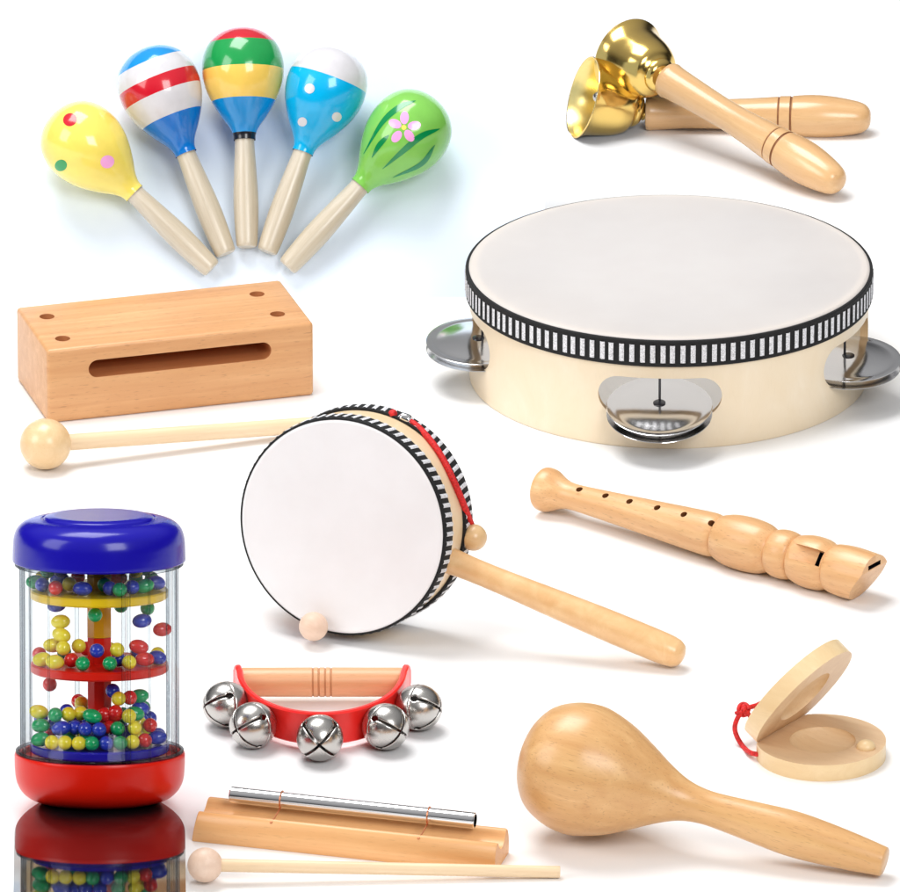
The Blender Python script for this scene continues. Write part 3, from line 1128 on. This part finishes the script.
# ------------------------------------------------------------------ castanets
def castanets():
    th = 17.5
    Cn = G(821, 738.5, th)
    o = V((Cn.x, Cn.y, 0))
    hA, hB = G(757, 744, th), G(801, 718.6, th)
    hd = (hB - hA).normalized()
    out = V((hd.y, -hd.x, 0))                     # from hinge towards the lower disc's middle
    T = Thing('castanets', 'pale wooden finger castanets held open by a red elastic cord', 'castanets', o, V((0, 0, 1)), out)
    r, ch = 65.0, 49.0
    def outline(cx):
        a0 = math.acos(-ch / r)
        return [(cx + r * math.cos(a), r * math.sin(a)) for a in [-a0 + 2 * a0 * i / 90 for i in range(91)]]
    def clap(top):
        bm = bmesh.new()
        prism(bm, outline(0), 0, th, 1.4, 3)
        c = bmesh.new()
        ball(c, (0, 0, 0), 1.0, 64, None, (33, 33, 9), 2)
        for v in c.verts:
            v.co += V((2, 0, th))
        bm = boolean(bm, [c])
        bmesh.ops.recalc_face_normals(bm, faces=bm.faces)
        for f in bm.faces:
            if f.material_index == 0 and f.normal.z > .9:
                f.material_index = 1
        return bm
    T.part('lower_clapper', clap(False), [CAST_W, CAST_IN, DISH_W], smooth=35)
    bm = clap(True)
    # hinge line at x=-ch, z=th; mirror the disc face-down and swing it open
    ang = rad(56)
    M = Matrix.Translation((-ch + 1.0, 0, th - .5)) @ Matrix.Rotation(-ang, 4, 'Y') @ Matrix.Translation((ch, 0, 0)) @ Matrix.Translation((0, 0, th)) @ Matrix.Rotation(PI, 4, 'X')
    for v in bm.verts:
        v.co = M @ v.co
    up = T.part('upper_clapper', bm, [CAST_W, CAST_IN, DISH_W], smooth=35)
    bm = bmesh.new()
    p = T.plane(866, 744, th + 4)
    ball(bm, (p.x, p.y, th + 1.2), 9.6, 32, None, (1, 1, .72))
    T.part('knob', bm, CAST_W)
    # red elastic: loop outside the hinge with a knot
    nview = T.Mi.to_3x3() @ d_
    base = V((-ch - 12, 0, 24))
    hp = base.dot(nview)
    Q = lambda x, y, e=0: T.plane(720 + x / 5.0, 630 + y / 5.0, hp + e, nview)
    bm = bmesh.new()
    k0 = Q(118, 402)
    hl_ = T.loc(V((hA.x, hA.y, 7.0)))
    tube(bm, [Q(205, 366, 22), Q(180, 378, 12), Q(145, 388, 3), k0, Q(88, 440), Q(74, 490), Q(88, 540, -3), Q(120, 588, -8), hl_ + V((-7, 1, -1)), hl_ + V((6, 3, 0))], 2.5, 12, 8)
    tube(bm, [k0, Q(140, 418, 1), Q(155, 436, 5), Q(175, 440, 18)], 2.3, 12, 6)
    T.part('cord', bm, RED_CORD)
    bm = bmesh.new()
    for i, (dx, dy, e) in enumerate(((0, 0, -2), (3, -14, 0), (-12, 6, 0), (12, 10, -1))):
        cc = Q(118 + dx, 400 + dy, e)
        ball(bm, cc, 3.6, 16)
    lp = [Q(118 + 26 * math.cos(t), 398 + 30 * math.sin(t), -2.5 * math.cos(2 * t)) for t in [2 * PI * i / 8 for i in range(9)]]
    tube(bm, lp, 2.0, 10, 4)
    tube(bm, [Q(112, 410, -4), Q(92, 412, -2), Q(78, 416, 0)], 1.8, 10, 4)
    T.part('cord_knot', bm, RED_CORD)


castanets()

# ------------------------------------------------------------------ rainmaker on a dark mirror
def rainmaker():
    tl = rad(14)
    zt = V((0, math.sin(tl), math.cos(tl)))
    o = G(100, 800.5, 16)
    # mirror
    yw = math.atan2(350.0, DIST)
    TM = Thing('mirror', 'black glass mirror slab under the bead rainmaker', 'mirror', o, zt, V((math.cos(yw), math.sin(yw), 0)))
    out = []
    N = 24
    right = [(58 * math.sin(PI / 2 * i / N), -58 * math.cos(PI / 2 * i / N)) for i in range(N + 1)]
    right = [(w, -s) for w, s in right]                      # rear half circle, y positive is away from the camera
    fr = []
    for i in range(1, 20):
        s = 190.0 * i / 19
        q = s / 190.0
        fr.append((58 + 26.0 * (1 - (1 - q) ** 2.2), -s))
    fr.append((81.5, -720))
    rt = right + fr
    rt = [(0, 58)] + rt[1:]
    left = [(-x, y) for x, y in rt[1:]][::-1]
    bm = bmesh.new()
    pts = rt + left
    prism(bm, pts, -3.0, -0.3)
    TM.part('glass', bm, BLACKGLASS, smooth=None)
    # foot that carries the slab at its slope
    bm = bmesh.new()
    k = TM.k
    zl = TM.Mi.to_3x3() @ V((0, 0, 1))
    tops, bots = [], []
    for x, y in [(-50, 40), (-56, -20), (-78, -150), (-80, -710), (80, -710), (78, -150), (56, -20), (50, 40)]:
        p = V((x, y, -3.2))
        w = TM.world(p)
        tops.append(bm.verts.new(p))
        bots.append(bm.verts.new(TM.loc(V((w.x, w.y, 0.3)))))
    bm.faces.new(tops)
    bm.faces.new(bots[::-1])
    for i in range(8):
        bm.faces.new((tops[i], tops[(i + 1) % 8], bots[(i + 1) % 8], bots[i]))
    TM.part('foot', bm, PAPER, smooth=None)

    T = Thing('rainmaker', 'clear tube rainmaker toy with blue cap and red base', 'rainmaker', o, zt)
    bm = bmesh.new()
    pr = [(0, 0.2), (52, 0.2)] + smooth_prof([(56, .4), (64, 1.8), (72.5, 5.5), (79.5, 12.5), (83.6, 22), (85, 34), (85.3, 47)], 6) + [(84.6, 49), (82.5, 49.4), (79, 49.2), (79, 44), (0, 44)]
    lathe(bm, pr, 120)
    T.part('base', bm, RED_PL)
    bm = bmesh.new()
    pr = [(0, 244.5), (79, 244.5), (79, 241.5), (84.6, 241.5), (86.2, 243)] + smooth_prof([(86.4, 245), (86.1, 256), (85.2, 266), (82.2, 274.5), (76.5, 280.3), (68.5, 283.8), (60, 285.2)], 7) + [(58, 285.6), (57.2, 284.6), (55.8, 284.4), (55, 286.0)] + smooth_prof([(54, 287), (47, 288.6), (40, 288.8)], 3) + [(0, 288.4)]
    lathe(bm, pr, 120)
    T.part('cap', bm, BLUE_PL)
    # outer wall and ribs
    bm = bmesh.new()
    lathe(bm, [(77.5, 44.5), (80.8, 44.5), (80.8, 54), (79.6, 56), (79.6, 234), (80.8, 236), (80.8, 244), (77.5, 244)], 120, None, None, True)
    T.part('tube', bm, CLEAR)
    bm = bmesh.new()
    prof = [(70.8, 61.5), (70.8, 239)]
    lathe(bm, prof, 14)
    for v in bm.verts:
        v.co = Matrix.Rotation(rad(8), 4, 'Z') @ v.co
    T.part('inner_tube', bm, CLEAR, smooth=None)
    for z0, z1, rr in ((238.2, 241.2, 84.2), (49.6, 52.4, 84.0)):
        bm = bmesh.new()
        lathe(bm, [(81.2, z0), (rr - .6, z0), (rr, z0 + .6), (rr, z1 - .6), (rr - .6, z1), (81.2, z1)], 120, None, None, True)
        T.part('flange', bm, RIBCLEAR)
    for px, w in ((23, 2.4), (29, 3.2), (51, 1.2), (126.5, 2.0), (131.5, 2.0), (152, 1.2), (171, 3.0), (176.5, 2.2), (75, 2.4)):
        aa = math.asin(max(-.999, min(.999, (px - 100) / 81.2)))
        for sgn in ((-1,) if px != 75 else (1,)):
            c = V((80.4 * math.sin(aa), sgn * 80.4 * math.cos(aa), 0))
            bm = bmesh.new()
            pts = [(c.x + w * math.cos(t), c.y + w * math.sin(t)) for t in [2 * PI * i / 12 for i in range(12)]]
            prism(bm, pts, 50, 241)
            T.part('rib', bm, RIBCLEAR)
    for nm, z0, z1, r, m in (('yellow_disc', 205, 214, 69, YEL_PL), ('red_disc', 131, 140, 69, RED_PL), ('blue_disc', 50, 59.5, 69.5, BLUE_PL)):
        bm = bmesh.new()
        lathe(bm, [(0, z0), (r - 1.5, z0), (r, z0 + 1.5), (r, z1 - 1.5), (r - 1.5, z1), (0, z1)], 96)
        T.part('divider', bm, m, label=nm.replace('_', ' ') + ' inside the tube')
    for z0, z1, r, m in ((166, 239, 12.8, POST_Y), (80, 165.6, 12.6, RED_PL), (60, 79.6, 15, BLUE_PL)):
        bm = bmesh.new()
        lathe(bm, [(0, z0), (r, z0), (r, z1), (0, z1)], 8)
        for v in bm.verts:
            v.co = Matrix.Rotation(rad(22.5), 4, 'Z') @ v.co
        T.part('post', bm, m, smooth=None)

    # beads: each its own object
    proto = {}
    for col, m in BEADM.items():
        for shape, s in (('round', (1, 1, 1)), ('long', (1.38, .98, .98))):
            me_bm = bmesh.new()
            ball(me_bm, (0, 0, 0), 7.3, 24, None, s)
            proto[(col, shape)] = (me_bm, m)
    meshes = {}
    placed = []
    rng = random.Random(11)
    where = {'yellow': 'resting on the yellow disc', 'red': 'resting on the red disc', 'blue': 'heaped at the bottom on the blue disc', 'fall': 'dropping through the middle chamber', 'low': 'dropping through the lower chamber'}

    def bead(p, col, shape, tier):
        key = (col, shape)
        lab = f"{'oval' if shape == 'long' else 'round'} {col} bead {where[tier]} in the rainmaker"
        M = T.M @ Matrix.Translation(p * T.k) @ Matrix.Rotation(rng.uniform(-.5, .5) if shape == 'long' else rng.uniform(0, 6), 4, 'Z') @ Matrix.Rotation(rng.uniform(-.25, .25), 4, 'Y')
        if key not in meshes:
            ob = link_mesh('bead', proto[key][0], proto[key][1], T.k, 60)
            meshes[key] = ob
        else:
            ob = meshes[key].copy()
            C.objects.link(ob)
        M2 = M.copy()
        M2.translation = M.translation * U
        ob.matrix_world = M2
        tag(ob, lab, 'bead', 'beads inside the rainmaker')
        placed.append(p)

    def free(p, dmin):
        return all((p - q).length > dmin for q in placed) and 21 < V((p.x, p.y)).length < 60.5

    def at(px, py, h):
        p = T.plane(px, py, h)
        return p
    # hand-placed beads by tier: (x, depth sign/position y, colour, shape)
    def tier_list(h, items, tier):
        for x, y, col, shape in items:
            bead(V((x - 100, y, h)), col, shape, tier)
    tier_list(221.5, [(44, -22, 'blue', 'round'), (58, -42, 'red', 'round'), (71, -18, 'yellow', 'round'), (85, -48, 'blue', 'long'), (112, -45, 'blue', 'round'),
                      (122, -54, 'green', 'round'), (134, -38, 'blue', 'round'), (146, -30, 'green', 'long'), (157, -8, 'blue', 'long'), (37, -4, 'green', 'long'), (60, 14, 'blue', 'long'),
                      (78, 30, 'red', 'round'), (118, 22, 'red', 'long'), (136, 24, 'green', 'round'), (152, 18, 'green', 'round'), (42, 22, 'yellow', 'round'), (100, 50, 'green', 'round'), (106, -22, 'green', 'round')], 'yellow')
    tier_list(234.0, [(49, -14, 'green', 'round'), (137, -12, 'yellow', 'round'), (147, 2, 'green', 'round'), (121, 4, 'red', 'round'), (62, -8, 'blue', 'round')], 'yellow')
    tier_list(147.5, [(44, -30, 'yellow', 'long'), (57, -46, 'yellow', 'long'), (85, -56, 'green', 'round'), (112, -56, 'green', 'round'), (131, -48, 'yellow', 'round'),
                      (158, -18, 'blue', 'long'), (73, -34, 'red', 'round'), (120, -30, 'blue', 'round'), (146, -28, 'red', 'long'), (40, 4, 'red', 'round'), (64, 22, 'green', 'round'), (110, 34, 'yellow', 'round'), (138, 16, 'blue', 'round'), (158, 4, 'yellow', 'round'), (86, 40, 'red', 'round')], 'red')
    tier_list(159.5, [(65, -33, 'yellow', 'round'), (99, -50, 'blue', 'round'), (119, -44, 'yellow', 'round'), (140, -24, 'red', 'long'), (80, -20, 'yellow', 'round'), (54, -16, 'yellow', 'long')], 'red')
    tier_list(171.5, [(63, -26, 'yellow', 'long')], 'red')
    tier_list(184.0, [(62, -20, 'yellow', 'long'), (143, -14, 'blue', 'long')], 'fall')
    tier_list(199.0, [(58, -8, 'blue', 'long')], 'fall')
    tier_list(194.0, [(97, -40, 'green', 'round'), (148, 4, 'green', 'round'), (121, 20, 'green', 'round')], 'fall')
    tier_list(174.0, [(163, -6, 'red', 'long')], 'fall')
    tier_list(116.0, [(114, -30, 'blue', 'round'), (50, 10, 'red', 'round')], 'low')
    tier_list(109.0, [(120, -36, 'yellow', 'round'), (140, -20, 'green', 'long'), (131, -30, 'red', 'round')], 'low')
    tier_list(96.0, [(117, -40, 'red', 'round'), (141, -20, 'blue', 'long')], 'low')
    cols = ['green', 'yellow', 'blue', 'red', 'green', 'blue', 'yellow', 'green', 'blue']
    fixed = [(42, -34, 'green', 'long'), (54, -52, 'yellow', 'round'), (67, -54, 'yellow', 'round'), (81, -58, 'yellow', 'round'), (94, -59, 'green', 'round'), (108, -57, 'blue', 'round'), (122, -56, 'green', 'round'), (146, -40, 'red', 'round'), (158, -22, 'blue', 'long'), (134, -50, 'yellow', 'round')]
    tier_list(67.5, fixed, 'blue')
    fixed2 = [(42, -28, 'green', 'long'), (63, -44, 'blue', 'long'), (87, -50, 'blue', 'round'), (101, -52, 'blue', 'round'), (119, -46, 'green', 'round'), (136, -42, 'yellow', 'round'), (151, -26, 'red', 'round'), (111, -38, 'red', 'round'), (77, -40, 'blue', 'round')]
    tier_list(80.5, fixed2, 'blue')
    fixed3 = [(40, -20, 'yellow', 'long'), (57, -38, 'green', 'round'), (70, -34, 'yellow', 'round'), (94, -46, 'green', 'long'), (117, -38, 'red', 'round'), (136, -30, 'green', 'long'), (106, -36, 'red', 'round'), (82, -28, 'yellow', 'round')]
    tier_list(93.0, fixed3, 'blue')
    for h in (67.5, 80.5, 92.5):
        cnt = 0
        for _ in range(1500):
            a, rr = rng.uniform(0, 2 * PI), 60 * math.sqrt(rng.random())
            p = V((rr * math.cos(a), rr * math.sin(a), h + rng.uniform(-.8, .8)))
            if free(p, 14.2):
                bead(p, rng.choice(cols), 'round', 'blue')
                cnt += 1
            if cnt >= (14, 11, 6)[(67.5, 80.5, 92.5).index(h)]:
                break
    for key, (bmx, m) in proto.items():
        if key not in meshes:
            bmx.free()


rainmaker()

# ------------------------------------------------------------------ light
def area(name, loc, target, sx, sy, power, col=(1, 1, 1)):
    l = bpy.data.lights.new(name, 'AREA')
    l.shape = 'RECTANGLE'
    l.size, l.size_y = sx, sy
    l.energy = power
    l.color = col
    o = bpy.data.objects.new(name, l)
    C.objects.link(o)
    o.location = loc
    o.rotation_euler = (V(target) - V(loc)).to_track_quat('-Z', 'Y').to_euler()


area('overhead_softbox', (-0.36, 0.30, 1.74), (0, 0.05, 0), 1.05, 0.95, 34)
area('left_softbox', (-1.7, -0.9, 1.1), (0, 0.1, 0.03), 0.9, 1.1, 18)
area('front_softbox', (0.9, -2.3, 1.7), (0, 0.1, 0.03), 1.1, 1.1, 40)

w = bpy.data.worlds.new('World')
bpy.context.scene.world = w
w.use_nodes = True
nt = w.node_tree
bg = nt.nodes['Background']
tc = nt.nodes.new('ShaderNodeTexCoord')
sp = nt.nodes.new('ShaderNodeSeparateXYZ')
nt.links.new(tc.outputs['Generated'], sp.inputs[0])
nt.links.new(ramp(nt, sp.outputs['Z'], [(0.0, (.05, .05, .055, 1)), (0.22, (.05, .05, .055, 1)), (0.5, (.55, .55, .56, 1)), (1.0, (1, 1, 1, 1))]), bg.inputs['Color'])
bg.inputs['Strength'].default_value = 0.62

sc = bpy.context.scene
sc.view_settings.view_transform = 'Standard'
sc.view_settings.look = 'None'
sc.view_settings.exposure = -0.2
sc.view_settings.gamma = 1
sc.cycles.use_denoising = True
sc.cycles.max_bounces = 14
sc.cycles.transparent_max_bounces = 24
sc.cycles.caustics_reflective = False
